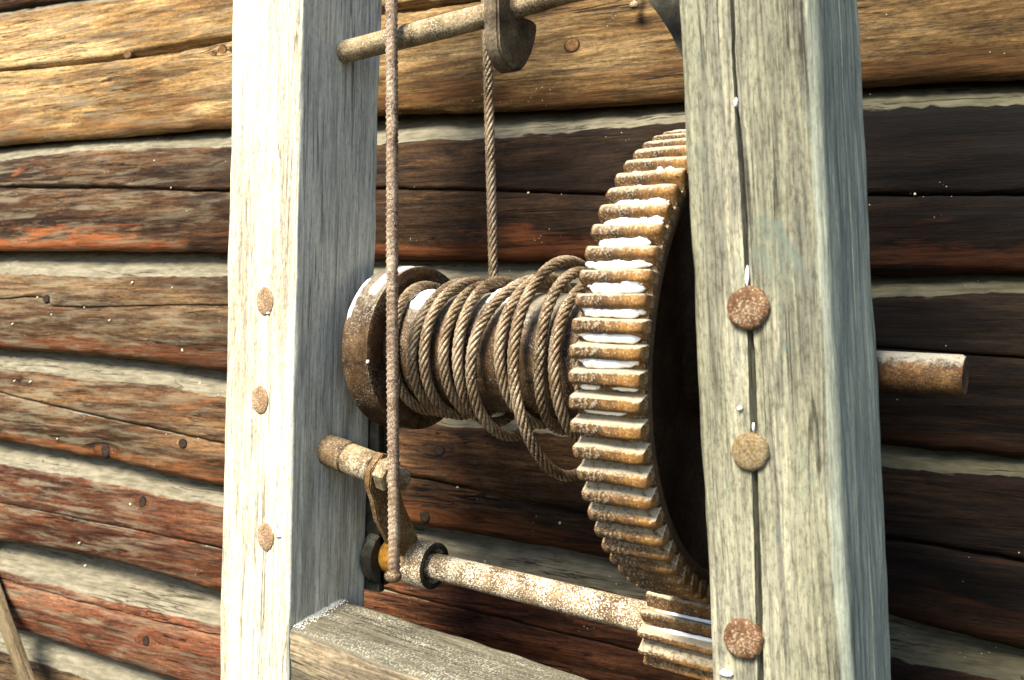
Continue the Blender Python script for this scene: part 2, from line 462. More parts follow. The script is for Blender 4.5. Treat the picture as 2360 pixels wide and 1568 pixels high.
# knots: log index, photo px, half sizes (m), darkness
KN = [(2, 1325, 108, 0.017, 0.015, 0), (2, 300, 128, 0.016, 0.012, 0), (2, 520, 120, 0.014, 0.014, 0),
      (5, 1017, 1038, 0.013, 0.011, 1), (5, 983, 1190, 0.013, 0.014, 1), (5, 247, 1038, 0.016, 0.020, 1),
      (5, 430, 1022, 0.014, 0.012, 1), (6, 332, 1158, 0.012, 0.015, 1), (4, 115, 690, 0.013, 0.011, 1),
      (7, 345, 1475, 0.012, 0.014, 1)]
M_KNOT = [None, None]
for i, (a, b, c) in enumerate((((0.05, 0.022, 0.008), (0.14, 0.065, 0.02), (0.22, 0.12, 0.045)),
                               ((0.008, 0.005, 0.003), (0.025, 0.014, 0.008), (0.06, 0.035, 0.018)))):
    m = NT('knot_wood_%d' % i)
    tc = m.n('ShaderNodeTexCoord')
    vm = m.n('ShaderNodeVectorMath', operation='MULTIPLY_ADD'); m.l(tc.outputs['Generated'], vm.inputs[0])
    vm.inputs[1].default_value = (2, 0, 2); vm.inputs[2].default_value = (-1, 0, -1)
    ln = m.n('ShaderNodeVectorMath', operation='LENGTH'); m.l(vm.outputs[0], ln.inputs[0])
    no = m.noise(tc.outputs['Object'], 170, 5, 0.7, 0.8)
    cc = m.ramp(no, [(0.34, a), (0.5, b), (0.66, c)])
    rr = m.math('ADD', ln.outputs['Value'], m.math('MULTIPLY', m.math('SUBTRACT', no, 0.5), 0.35))
    cc = m.mix(m.rng(rr, 0.62, 0.80), cc, m.mix(1.0, a, (0.35, 0.35, 0.35), 'MULTIPLY'))
    M_KNOT[i] = m.done(cc, 0.85, m.bump(no, 0.5, 0.002))

U0, U1, DU = -3.3, 1.0, 0.0125
NU = int((U1 - U0) / DU) + 1


def face_depth(i, z, u):
    return 0.0


log_objs = []
for i in range(10):
    sa, ba, sb = S[i], B[i], S[i + 1]
    ca = C[i]
    V, G, D, FR, PL = [], [], [], [], []
    knots = [(uz(px, py) + (hx, hz)) for (li, px, py, hx, hz, dk) in KN if li == i]
    ncol = None
    for iu in range(NU):
        u = U0 + iu * DU
        zt = interp(sa, u); zb = interp(ba, u); zl = interp(sb, u)
        zb += 0.0035 * nz(u * 3.0, i * 7.1) + 0.004 * nz(u * 15, i * 3.3) + 0.003 * nz(u * 46, i) + 0.0015 * nz(u * 90, i + 4)
        zl += 0.004 * nz(u * 4.0, i * 5.7 + 50) + 0.003 * nz(u * 19, i * 2.3 + 9) + 0.0012 * nz(u * 60, i * 3 + 2)
        zb = min(zb, zt - 0.006)
        zl = min(zl, zb - 0.03)
        h = zt - zb
        prof = []                                    # (depth, z, dust)
        back = 0.24
        prof.append((back, zt + 0.02, 1)); prof.append((0.10, zt + 0.03, 1))
        bd = 0.022 + 1.0 * h + 0.02
        for k in range(9):                           # bevel, upper edge to nose
            t = k / 8
            prof.append((lerp(bd, 0.0045, t) - 0.010 * math.sin(t * PI), lerp(zt + 0.018, zb + 0.0012, t), 1.0))
        prof.append((0.0012, zb - 0.002, 0.45))
        fh = zb - zl
        c = None
        if ca:
            c = interp(ca, u) + 0.0016 * nz(u * 23, i * 9.0) + 0.0008 * nz(u * 70, i)
            w = CW[i] * CWVAR[i](u) * (0.75 + 0.5 * nz(u * 6, i * 4.4 + 3))
            w = max(w, 0.0002)
            c = max(min(c, zb - 0.02), zl + 0.025)
        zs = []
        if c is not None:
            top0, top1 = zb - 0.007, c + w
            for k in range(15): zs.append((lerp(top0, top1, k / 14), 0))
            zs += [(c + w * 0.45, 0.012 + w * 2), (c - w * 0.35, 0.012 + w * 2.2)]
            for k in range(15): zs.append((lerp(c - w, zl + 0.012, k / 14), 0))
        else:
            for k in range(32): zs.append((lerp(zb - 0.007, zl + 0.012, k / 31), 0))
        for z, dd in zs:
            t = (zb - z) / fh
            bulge = -0.010 * math.sin(PI * max(0, min(1, t))) ** 0.8
            lip = 0.0
            if c is not None and dd == 0 and z < c: lip = -0.002 + 0.004 * max(0, 1 - (c - z) / 0.03)
            dus = 0.0
            if t < 0.10: dus = 0.25 * (1 - t / 0.10)
            if c is not None and dd == 0 and 0 <= c - w - z < 0.004 and i in (5, 6) and u < -0.9: dus = 0.55
            prof.append((bulge + dd + lip, z, dus))
        prof += [(0.001, zl + 0.006, 0), (0.007, zl + 0.001, 0), (0.022, zl + 0.003, 0), (0.05, zl + 0.014, 0),
                 (0.10, zl + 0.022, 0), (back, zl + 0.03, 0)]
        ncol = len(prof)
        for k, (d, z, du) in enumerate(prof):
            if 2 <= k < ncol - 3:
                d += 0.0035 * nz(u * 3.2, z * 9, i * 3) + 0.0022 * nz(u * 9, z * 42, i * 5) + 0.0009 * nz(u * 26, z * 130, i)
                # adze scallops
                d += 0.0030 * nz(u * 11 + 5, z * 16, i * 8)
                d += 0.0012 * nz(u * 5, z * 260, i * 8 + 4)
            V.append((u, d, z))
            gz = z
            for (ku, kz, hx, hz) in knots:
                du_, dz_ = (u - ku) / (hx * 3.0), (z - kz) / (hz * 1.3)
                r2 = du_ * du_ + dz_ * dz_
                gz -= math.copysign(1, z - kz) * hz * 0.9 * math.exp(-r2 * 0.8) * min(1, abs(z - kz) / (hz * 0.5))
            G.append((u + i * 5.3, d + i * 2.2, gz))
            D.append(du)
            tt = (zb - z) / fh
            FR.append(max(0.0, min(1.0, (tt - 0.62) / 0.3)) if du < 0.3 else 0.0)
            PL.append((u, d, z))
    Fc = []
    for iu in range(NU - 1):
        a = iu * ncol; b = a + ncol
        for k in range(ncol):
            k2 = (k + 1) % ncol
            Fc.append((a + k, a + k2, b + k2, b + k))
    Fc.append(tuple(range(ncol - 1, -1, -1)))
    e = (NU - 1) * ncol
    Fc.append(tuple(range(e, e + ncol)))
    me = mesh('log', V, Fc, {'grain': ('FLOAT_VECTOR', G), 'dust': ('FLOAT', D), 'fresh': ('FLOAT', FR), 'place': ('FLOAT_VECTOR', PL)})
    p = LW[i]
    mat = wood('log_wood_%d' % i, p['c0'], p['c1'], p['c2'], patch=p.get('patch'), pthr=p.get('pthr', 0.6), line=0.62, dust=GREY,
               specks=0.55, seed=i * 1.9 + 0.4, fine=105, stain=p.get('stain'), sthr=p.get('sthr', 0.6), rough=0.75, spec=0.12, wall_shade=p.get('wall_shade'), fresh=p.get('fresh'), check=0.95, hi=2.3)
    o = link('log', me, mat, wall)
    log_objs.append(o)
for (li, px, py, hx, hz, dk) in KN:
    u, z = uz(px, py)
    V, Fc = [], []
    n = 18
    V.append((0, -0.0006, 0))
    for r, dd in ((0.5, -0.0010), (0.85, -0.0006), (1.0, 0.002)):
        for k in range(n):
            a = 2 * PI * k / n
            rr = r * (1 + 0.10 * nz(math.cos(a) * 1.3 + px, math.sin(a) * 1.3))
            V.append((hx * rr * math.cos(a), dd, hz * rr * math.sin(a)))
    for k in range(n):
        k2 = (k + 1) % n
        Fc.append((0, 1 + k, 1 + k2))
        for j in range(2):
            Fc.append((1 + j * n + k, 1 + (j + 1) * n + k, 1 + (j + 1) * n + k2, 1 + j * n + k2))
    o = link('knot', mesh('knot', V, Fc), M_KNOT[dk], log_objs[li])
    # sit on the log's own surface
    best = min((v for v in log_objs[li].data.vertices if abs(v.co.x - u) < 0.02 and v.co.y < 0.02),
               key=lambda v: (v.co.x - u) ** 2 + (v.co.z - z) ** 2)
    o.location = (u, best.co.y - 0.0005, z)

# ------------------------------------------------------------------ hewn timbers


def timber(name, corners, length_steps, mat, t0, t1, radius=0.006, crack=None, ncols=40, amp=0.0016, seed=0.0, side_crack=None, wear=None):
    """corners(t) -> FL, FR, BR, BL ; t runs along the timber"""
    V, G, FS = [], [], []
    ncol = None
    for it in range(length_steps + 1):
        t = lerp(t0, t1, it / length_steps)
        fl, fr, br, bl = corners(t)
        e1 = (fr - fl); L1 = e1.length; e1 = e1.normalized()
        e2 = (bl - fl); L2 = e2.length; e2 = e2.normalized()
        rr = radius * (1 + 0.6 * nz(t * 7, seed) + 0.4 * nz(t * 23, seed + 3))
        rr = max(0.0015, rr)
        if wear: rr2 = rr + wear(t)
        else: rr2 = rr
        pts = []
        # front, left to right
        def add(a, b, na, nb): pts.append((a, b, na, nb))
        xs = [(lerp(rr, L1 - rr2, k / (ncols - 1)), 0) for k in range(ncols)]
        if crack:
            ca, cw = crack(t, fl, e1)
            h = ncols // 2
            xs = [(lerp(rr, ca - cw, k / (h - 1)), 0) for k in range(h)] + [(ca + cw * 1.2, 0.045), (ca + cw * 2.0, 0.046)] + \
                 [(lerp(ca + cw, L1 - rr2, k / (h - 1)), 0) for k in range(h)]
        for x, dd in xs: add(x, dd, 0, -1)
        for k in (0.25, 0.5, 0.75):
            a = k * PI / 2
            add(L1 - rr2 + rr2 * math.sin(a), rr2 - rr2 * math.cos(a), math.sin(a), -math.cos(a))
        ys = [(lerp(rr2, L2 - rr, k / (ncols - 1)), 0) for k in range(ncols)]
        if side_crack:
            ca, cw = side_crack(t)
            h = ncols // 2
            ys = [(lerp(rr2, ca - cw, k / (h - 1)), 0) for k in range(h)] + [(ca - cw * 0.4, 0.006), (ca + cw * 0.4, 0.006)] + \
                 [(lerp(ca + cw, L2 - rr, k / (h - 1)), 0) for k in range(h)]
        for y, dd in ys: add(L1 - dd, y, 1, 0)
        for k in (0.33, 0.67):
            a = k * PI / 2
            add(L1 - rr + rr * math.cos(a), L2 - rr + rr * math.sin(a), math.cos(a), math.sin(a))
        for k in range(8): add(lerp(L1 - rr, rr, k / 7), L2, 0, 1)
        for k in range(10): add(0, lerp(L2 - rr, rr, k / 9), -1, 0)
        add(rr * 0.3, rr * 0.3, -0.7, -0.7)
        ncol = len(pts)
        for (a, b, na, nb) in pts:
            d = amp * (0.55 * nz(t * 2.3, a * 9 + seed, b * 9) + 0.55 * nz(t * 1.6, a * 260 + seed, b * 260) + 1.0 * nz(t * 8, a * 40 + seed, b * 40) + 0.5 * nz(t * 22, a * 150, b * 150 + seed))
            sa_, tb_ = a / L1, b / L2
            P = fl * ((1 - sa_) * (1 - tb_)) + fr * (sa_ * (1 - tb_)) + br * (sa_ * tb_) + bl * ((1 - sa_) * tb_) + e1 * (na * d) + e2 * (nb * d)
            V.append(P)
            G.append((t + seed * 3, a, b))
            FS.append(1.0 if na > 0.6 else (0.5 if na > 0.3 else 0.0))
    Fc = []
    for it in range(length_steps):
        a = it * ncol; b = a + ncol
        for k in range(ncol):
            k2 = (k + 1) % ncol
            Fc.append((a + k, b + k, b + k2, a + k2))
    Fc.append(tuple(range(ncol)))
    e = length_steps * ncol
    Fc.append(tuple(range(e + ncol - 1, e - 1, -1)))
    # flip so that normals face outwards
    me = mesh(name, V, [tuple(reversed(f)) for f in Fc], {'grain': ('FLOAT_VECTOR', G), 'fresh': ('FLOAT', FS)})
    return me


def lin(p, q):
    """line through two points -> position at height z"""
    return lambda z: p + (q - p) * ((z - p.z) / (q.z - p.z))


def fix_normals(me):
    import bmesh
    bm = bmesh.new(); bm.from_mesh(me)
    bmesh.ops.recalc_face_normals(bm, faces=bm.faces[:])
    bm.to_mesh(me); bm.free()


def post_corners(yf, depth, xl, xr):
    fl = lin(onY(xl[0], 0, yf), onY(xl[1], 1568, yf))
    fr = lin(onY(xr[0], 0, yf), onY(xr[1], 1568, yf))
    dv = Vector((0, depth, 0))
    return lambda z: (fl(z), fr(z), fr(z) + dv, fl(z) + dv)


YL, YR, DP = 1.0, 0.97, 0.166
LPC = post_corners(YL, 0.166, (536, 505), (699, 661))
RPC = post_corners(YR, DP, (1561, 1640), (1876, 1958))


def left_wear(t): return 0.001 + 0.006 * max(0, nz(t * 9, 4.4))


def shallow_check(t): return (0.082 + 0.003 * nz(t * 3, 9), 0.0008 + 0.0004 * nz(t * 5, 2))


me = timber('wooden_post', LPC, 330, M_POST_L, 0.72, 2.35, radius=0.0035, seed=1.5, side_crack=shallow_check, wear=left_wear)
fix_normals(me)
postL = link('wooden_post', me, M_POST_L)
sharp(postL, 50)
tag(postL, 'pale squared wooden post left of the drum, bleached front and blue-grey inner side', 'post', 'posts of the winch frame')
ck = [(z, x) for z, x in sorted((onY(px, py, YR).z, onY(px, py, YR).x) for px, py in
      ((1688, 0), (1692, 150), (1697, 240), (1712, 430), (1722, 640), (1733, 870), (1741, 1100), (1746, 1300), (1753, 1568)))]


def right_crack(t, fl, e1):
    x = interp(ck, t) + 0.0008 * nz(t * 30, 1) + 0.0005 * nz(t * 80, 3)
    return (x - fl.x, 0.0030 + 0.0012 * nz(t * 6, 8) + 0.0006 * nz(t * 25, 3) + (0.0006 if t < 1.45 else 0))


me = timber('wooden_post', RPC, 360, M_POST_R, 0.72, 2.25, radius=0.006, crack=right_crack, seed=6.5, amp=0.0019,
            side_crack=lambda t: (0.09 + 0.004 * nz(t * 2, 5), 0.0012), wear=lambda t: 0.010 + 0.004 * nz(t * 5, 7))
fix_normals(me)
postR = link('wooden_post', me, M_POST_R)
sharp(postR, 50)
tag(postR, 'grey-green wooden post at right with a long drying crack down its front', 'post', 'posts of the winch frame')


def revolve(prof, n=40, axis='X', rough_amp=0.0, seed=0.0, caps=True):
    """profile [(axial, radius)] round an axis"""
    V, Fc = [], []
    for (a, r) in prof:
        for k in range(n):
            th = 2 * PI * k / n
            rr = r * (1 + rough_amp * nz(a * 60 + seed, math.cos(th) * 3, math.sin(th) * 3))
            c, s = rr * math.cos(th), rr * math.sin(th)
            V.append((a, c, s) if axis == 'X' else ((c, -a, s) if axis == 'Y' else (c, s, a)))
    m = len(prof)
    for i in range(m - 1):
        for k in range(n):
            k2 = (k + 1) % n
            Fc.append((i * n + k, i * n + k2, (i + 1) * n + k2, (i + 1) * n + k))
    if caps:
        Fc.append(tuple(range(n - 1, -1, -1)))
        Fc.append(tuple(range((m - 1) * n, m * n)))
    return V, Fc


def rev_obj(name, prof, mat, parent=None, loc=(0, 0, 0), n=40, axis='X', rough_amp=0.0, seed=0.0, deg=35):
    V, Fc = revolve(prof, n, axis, rough_amp, seed)
    me = mesh(name, V, Fc)
    fix_normals(me)
    o = link(name, me, mat, parent)
    sharp(o, deg)
    o.location = loc
    return o


# bolt heads (round, domed) in the fronts of the posts
def bolt_head(px, py, yf, r, mat, post, proud, ecc=1.0):
    p = onY(px, py, yf)
    prof = [(-0.02, r * 0.5), (-0.02, r * 0.98), (0.0, r), (proud * 0.45, r * 1.0), (proud * 0.85, r * 0.93), (proud * 1.1, r * 0.75),
            (proud * 1.2, r * 0.4), (proud * 1.22, r * 0.05)]
    o = rev_obj('bolt_head', prof, mat, post, p, 36, 'Y', 0.10, px, 60)
    o.scale = (ecc, 1, 1)
    return o


for px, py, r in ((612, 695, 0.0215), (600, 922, 0.0212), (613, 1238, 0.0212)):
    bolt_head(px, py, YL, r, M_PEG3, postL, 0.0025, 0.85)
for px, py, r, mm in ((1726, 711, 0.0228, M_PEG), (1731, 1041, 0.0203, M_PEG2), (1714, 1472, 0.0212, M_PEG)):
    bolt_head(px, py, YR, r, mm, postR, 0.007)


# cross beam between the posts
_e0, _e1 = onY(830, 1392, 1.118), onY(1380, 1566, 1.118)
BZ = [(_e0.x, _e0.z), (_e1.x, _e1.z)]
_ef = onX(667, 1448, LPC(1.0)[1].x)
BD = interp(BZ, _ef.x) - _ef.z



def beam_corners(x):
    k = (x + 1.06) / 0.6
    zt = interp(BZ, x)
    zb = zt - 0.17
    return (Vector((x, _ef.y + 0.004, zb)), Vector((x, _ef.y, zt - BD)), Vector((x, 1.118, zt)), Vector((x, 1.118, zb)))


me = timber('cross_beam', beam_corners, 150, M_BEAM, LPC(1.0)[1].x + 0.001, -0.40, radius=0.008, seed=11, amp=0.002,
            wear=lambda t: 0.004 + 0.012 * max(0, nz(t * 6, 3)) )
fix_normals(me)
beam = link('cross_beam', me, M_BEAM)
sharp(beam, 55)
tag(beam, 'frost-dusted wooden cross beam at the foot of the frame below the pinion shaft', 'beam', kind='thing')

# ------------------------------------------------------------------ drum, gear and main shaft (turn as one)
YC, ZC = 1.192, 1.5 - 0.080
drum = empty('winch_drum', (0, YC, ZC - 0.010))
drum.rotation_euler = (0, 0.010, 0)
tag(drum, 'rusty iron winch drum with flange and large toothed gear wheel between the posts', 'winch drum')
rev_obj('shaft', [(-1.10, 0.0), (-1.10, 0.022), (-0.35, 0.0235), (-0.30, 0.0245), (-0.203, 0.0235), (-0.199, 0.021), (-0.199, 0.0)], M_AXLE, drum, n=40, rough_amp=0.02)
rev_obj('barrel', [(-0.995, 0.0), (-0.995, 0.089), (-0.90, 0.0885), (-0.80, 0.089), (-0.70, 0.0885), (-0.548, 0.09), (-0.548, 0.0)], M_DRUM, drum, n=64, rough_amp=0.012)
rev_obj('flange', [(-1.042, 0.03), (-1.042, 0.124), (-1.039, 0.1295), (-1.032, 0.1305), (-1.026, 0.1265), (-0.998, 0.1262), (-0.994, 0.1290),
                   (-0.989, 0.1285), (-0.987, 0.124), (-0.9885, 0.115), (-0.993, 0.108), (-0.993, 0.03)], M_DRUM, drum, n=96, rough_amp=0.006, deg=50)
rev_obj('flange', [(-0.60, 0.03), (-0.60, 0.118), (-0.595, 0.12), (-0.572, 0.12), (-0.570, 0.117), (-0.570, 0.03)], M_DRUM, drum, n=72, rough_amp=0.006)

GX0, GX1 = -0.540, -0.456
NT_G = 67
RR = 0.281
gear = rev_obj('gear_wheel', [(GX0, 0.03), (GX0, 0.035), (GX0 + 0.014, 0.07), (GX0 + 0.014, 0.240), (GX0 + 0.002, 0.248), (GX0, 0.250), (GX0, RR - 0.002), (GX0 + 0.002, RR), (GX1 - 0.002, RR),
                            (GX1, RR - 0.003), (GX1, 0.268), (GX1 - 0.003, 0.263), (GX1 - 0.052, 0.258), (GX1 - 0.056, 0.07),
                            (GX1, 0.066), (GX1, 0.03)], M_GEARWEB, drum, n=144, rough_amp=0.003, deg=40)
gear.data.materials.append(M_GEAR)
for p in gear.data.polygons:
    if math.hypot(p.center.y, p.center.z) > 0.27 and abs(p.normal.x) < 0.5: p.material_index = 1  # rim sides keep the dark web colour, which stands in for shadow


def tooth_mesh(width, h, wb, wt, seed, jig=0.0008):
    """gear tooth: profile in (y radial, z tangential), extruded along x with worn ends"""
    prof = [(-0.005, -wb / 2 * 1.05), (0.0, -wb / 2), (h * 0.35, -wb / 2 * 0.80), (h * 0.7, -(wt / 2) * 1.25), (h * 0.93, -wt / 2), (h, -wt / 2 * 0.6),
            (h, wt / 2 * 0.6), (h * 0.93, wt / 2), (h * 0.7, wt / 2 * 1.25), (h * 0.35, wb / 2 * 0.80), (0.0, wb / 2), (-0.005, wb / 2 * 1.05)]
    V, Fc = [], []
    xs = [0.0, 0.0015, 0.006, 0.2 * width, 0.4 * width, 0.6 * width, 0.8 * width, width - 0.006, width - 0.0015, width]
    sc = [0.90, 0.97, 1, 1, 1, 1, 1, 1, 0.97, 0.90]
    for x, s in zip(xs, sc):
        for (r, t) in prof:
            j = jig
            V.append((x, r * s + j * nz(x * 60 + seed, r * 90, t * 90), t * s + j * nz(x * 60 + seed + 7, r * 90, t * 90)))
    n = len(prof)
    for i in range(len(xs) - 1):
        for k in range(n):
            k2 = (k + 1) % n
            Fc.append((i * n + k, i * n + k2, (i + 1) * n + k2, (i + 1) * n + k))
    Fc.append(tuple(range(n - 1, -1, -1)))
    Fc.append(tuple(range((len(xs) - 1) * n, len(xs) * n)))
    me = mesh('tooth', V, Fc)
    fix_normals(me)
    me.polygons.foreach_set('use_smooth', [True] * len(me.polygons))
    me.set_sharp_from_angle(angle=math.radians(48))
    return me


def ring_of_teeth(parent, meshes, n, r, x, phase, mat):
    for me in meshes:
        if not me.materials: me.materials.append(mat)
    for k in range(n):
        th = phase + 2 * PI * k / n
        o = bpy.data.objects.new('tooth', meshes[k % len(meshes)])
        COL.objects.link(o)
        o.parent = parent
        o.location = (x, r * math.cos(th), r * math.sin(th))
        o.rotation_euler = (th, 0, 0)


PITCH_G = 2 * PI / NT_G
PH_G = PITCH_G * 0.5
ring_of_teeth(gear, [tooth_mesh(GX1 - GX0, 0.0200, 0.0222, 0.0122, s * 3.3, 0.0017) for s in range(9)], NT_G, RR - 0.001, GX0, PH_G, M_GEAR)

# ------------------------------------------------------------------ pinion shaft
YP, ZP = 1.192, 1.5 - 0.424
PT = 0.036
pin = empty('pinion_shaft', (0, YP, ZP - PT))
pin.rotation_euler = (0, PT, 0)
tag(pin, 'frost-speckled lower shaft with collar and small toothed pinion above the cross beam', 'shaft')
rev_obj('shaft', [(-1.02, 0.0), (-1.02, 0.0200), (-0.8, 0.0212), (-0.60, 0.0215), (-0.44, 0.0215), (-0.40, 0.0)], M_SHAFT, pin, n=48, rough_amp=0.025)
collar = rev_obj('collar', [(-1.016, 0.018), (-1.016, 0.034), (-1.012, 0.0375), (-0.972, 0.0385), (-0.967, 0.0370), (-0.965, 0.033), (-0.966, 0.0275), (-0.975, 0.0225), (-0.975, 0.018)], M_SHAFT, pin, n=48, rough_amp=0.02)
collar.data.materials.append(M_BLACK)
for p in collar.data.polygons:
    if p.normal.x > 0.5: p.material_index = 1  # end face coloured dark in place of real shade
rev_obj('bush', [(-1.085, 0.0), (-1.085, 0.0262), (-1.062, 0.0262), (-1.058, 0.0290), (-1.020, 0.0290), (-1.012, 0.026), (-1.012, 0.0)], M_OCHRE, pin, n=40)
NP = 14
pinion = rev_obj('pinion', [(-0.578, 0.02), (-0.578, 0.044), (-0.575, 0.0455), (-0.452, 0.0455), (-0.450, 0.043), (-0.450, 0.02)], M_GEAR, pin, n=52, rough_amp=0.01)
# phase: a gap of the pinion faces up at the gear's bottom tooth
ring_of_teeth(pinion, [tooth_mesh(0.128, 0.0175, 0.0180, 0.0080, 40 + s * 3.1, 0.001) for s in range(3)], NP, 0.0448, -0.578, PI / 2 + PI / NP, M_GEAR)

# ------------------------------------------------------------------ bearing brackets behind the posts


def join(parts):
    V, Fc = [], []
    for v, f in parts:
        b = len(V)
        V += [tuple(p) for p in v]
        Fc += [tuple(i + b for i in q) for q in f]
    return V, Fc


def box(x0, x1, y0, y1, z0, z1, bev=0.003):
    import bmesh
    bm = bmesh.new()
    bmesh.ops.create_cube(bm, size=1)
    for v in bm.verts:
        v.co = Vector((lerp(x0, x1, v.co.x + 0.5), lerp(y0, y1, v.co.y + 0.5), lerp(z0, z1, v.co.z + 0.5)))
    if bev: bmesh.ops.bevel(bm, geom=bm.edges[:], offset=bev, segments=2, affect='EDGES', profile=0.6)
    bm.verts.index_update()
    r = ([v.co.copy() for v in bm.verts], [tuple(v.index for v in f.verts) for f in bm.faces])
    bm.free()
    return r


def moved(vf, d):
    d = Vector(d)
    return ([Vector(p) + d for p in vf[0]], vf[1])


def bracket(xc, w, yb, label, ring_x0, ring_x1):
    parts = [box(xc - w / 2, xc + w / 2, yb, yb + 0.013, ZP - 0.055, ZC + 0.10),
             box(xc + w / 2 - 0.016, xc + w / 2, yb + 0.013, yb + 0.05, ZP + 0.03, ZC - 0.04)]
    for zc in (ZP, ZC):
        prof = [(ring_x0, 0.0275), (ring_x0, 0.044), (ring_x0 + 0.004, 0.047), (ring_x1 - 0.004, 0.047), (ring_x1, 0.044), (ring_x1, 0.0275), (ring_x0, 0.0275)]
        parts.append(moved(revolve(prof, 40, 'X', 0.01, zc, caps=False), (0, YP, zc)))
    V, Fc = join(parts)
    me = mesh('bearing_bracket', V, Fc); fix_normals(me)
    o = link('bearing_bracket', me, M_BLACK)
    sharp(o, 40)
    tag(o, label, 'bracket', 'bearing brackets bolted behind the posts')
    return o


bracket(-1.112, 0.10, 1.168, 'dark iron bearing bracket behind the left post holding the ochre bush', -1.086, -1.062)
bracket(-0.395, 0.10, 1.138, 'dark iron bearing bracket behind the cracked right post, beside the gear', -0.43, -0.40)

# ------------------------------------------------------------------ locking lever on the left post
pv = onX(779, 1046, -1.06)
lever = empty('locking_lever', (0, pv.y, pv.z))
LT = 0.20
lever.matrix_world = Matrix.Translation((pv.x, pv.y, pv.z)) @ Matrix.Rotation(LT, 4, 'Y') @ Matrix.Scale(1.15, 4) @ Matrix.Translation((-pv.x, 0, 0))
tag(lever, 'rusty locking lever on a nutted pivot pin sticking out of the left post', 'lever')
xp = pv.x
rev_obj('pivot_flange', [(xp - 0.03, 0.0), (xp - 0.03, 0.021), (xp + 0.018, 0.0215), (xp + 0.020, 0.019), (xp + 0.020, 0.0)], M_IRON, lever, n=30, rough_amp=0.03)
rev_obj('sleeve', [(xp + 0.020, 0.0), (xp + 0.020, 0.0185), (xp + 0.022, 0.0203), (xp + 0.066, 0.0205), (xp + 0.068, 0.0185), (xp + 0.068, 0.0)], M_PALE, lever, n=36, rough_amp=0.03)
rev_obj('nut', [(xp + 0.081, 0.0), (xp + 0.081, 0.0205), (xp + 0.083, 0.022), (xp + 0.096, 0.022), (xp + 0.0985, 0.0200), (xp + 0.0985, 0.0)], M_PALE, lever, n=6, deg=20)
rev_obj('pin_end', [(xp + 0.0985, 0.0), (xp + 0.0985, 0.0135), (xp + 0.104, 0.0145), (xp + 0.106, 0.0130), (xp + 0.110, 0.0145), (xp + 0.112, 0.013),
                    (xp + 0.116, 0.0142), (xp + 0.119, 0.011), (xp + 0.119, 0.0)], M_PALE, lever, n=28, rough_amp=0.02)
# arm: flat bar, dog-legged down to the shaft
ax = xp + 0.069
arm_pts = [(-0.022, 0.004), (-0.004, 0.024), (0.018, 0.018), (0.030, -0.010), (0.058, -0.058), (0.090, -0.100), (0.128, -0.156),
           (0.100, -0.160), (0.062, -0.124), (0.040, -0.110), (0.008, -0.070), (-0.006, -0.040), (-0.020, -0.018)]
V = [(ax, y, z) for y, z in arm_pts] + [(ax + 0.011, y, z) for y, z in arm_pts]
n = len(arm_pts)
Fc = [tuple(range(n)), tuple(range(2 * n - 1, n - 1, -1))] + [(k, (k + 1) % n, n + (k + 1) % n, n + k) for k in range(n)]
me = mesh('arm', V, Fc)
import bmesh
bm = bmesh.new(); bm.from_mesh(me)
bmesh.ops.recalc_face_normals(bm, faces=bm.faces[:])
bmesh.ops.bevel(bm, geom=[e for e in bm.edges if len(e.link_faces) == 2 and e.calc_face_angle(0) > 1.0], offset=0.0016, segments=2, affect='EDGES')
bm.to_mesh(me); bm.free()
M_ARM = rust('arm_rust', (0.08, 0.042, 0.014), (0.17, 0.095, 0.032), (0.24, 0.145, 0.055), frost=0.35, fthr=0.56, scale=90, seed=2.2)
sharp(link('arm', me, M_ARM, lever), 40)

# ------------------------------------------------------------------ ribbed rod hanging in front
rx, ry = -0.93, 1.055
pt = onX(905, -60, -0.93)
rod_y = onX(905, 700, -0.93).y
zb_rod = onX(905, 1325, -0.93).z
zt_rod = 2.2
V, Fc = [], []
n = 20
rows = int((zt_rod - zb_rod) / 0.0022)
view_a = math.atan2(-rod_y, 0.93)
for i in range(rows + 1):
    z = lerp(zb_rod, zt_rod, i / rows)
    cx = 0.0015 * nz(z * 2.0, 3) ; cy = 0.0012 * nz(z * 2.4, 8)
    for k in range(n):
        a = 2 * PI * k / n
        rel = (a - view_a - 0.35 + 4 * PI) % (2 * PI)
        half = rel if rel < PI else rel - PI
        sgn = 1 if rel < PI else -1
        ph = (z / 0.0085 + sgn * half * 0.35)
        ridge = max(0, math.cos(2 * PI * ph)) ** 1.5 * math.sin(half) ** 0.5
        rib = math.exp(-(min(rel, abs(rel - PI), 2 * PI - rel) / 0.16) ** 2)
        r = 0.0080 + 0.0016 * max(ridge, rib * 1.0) + 0.0003 * nz(z * 160, k * 0.7)
        V.append((cx + r * math.cos(a), cy + r * math.sin(a), z))
for i in range(rows):
    for k in range(n):
        k2 = (k + 1) % n
        Fc.append((i * n + k, i * n + k2, (i + 1) * n + k2, (i + 1) * n + k))
Fc.append(tuple(range(n - 1, -1, -1)))
rod = link('ribbed_rod', mesh('ribbed_rod', V, Fc), M_ROD)
rod.location = (-0.93, rod_y, 0)
tag(rod, 'long rusty ribbed steel rod hanging straight down in front of the drum flange', 'rod')
V, Fc = [], []
for i in range(9):
    ph = -PI / 2 + PI * i / 8
    for k in range(16):
        a = 2 * PI * k / 16
        r = 0.0115 * math.cos(ph) * (1 + 0.12 * nz(math.cos(a) * 2, math.sin(a) * 2, i * 0.4)) + 0.0003
        V.append((r * 1.15 * math.cos(a), r * math.sin(a), 0.0095 * math.sin(ph)))
for i in range(8):
    for k in range(16):
        k2 = (k + 1) % 16
        Fc.append((i * 16 + k, i * 16 + k2, (i + 1) * 16 + k2, (i + 1) * 16 + k))
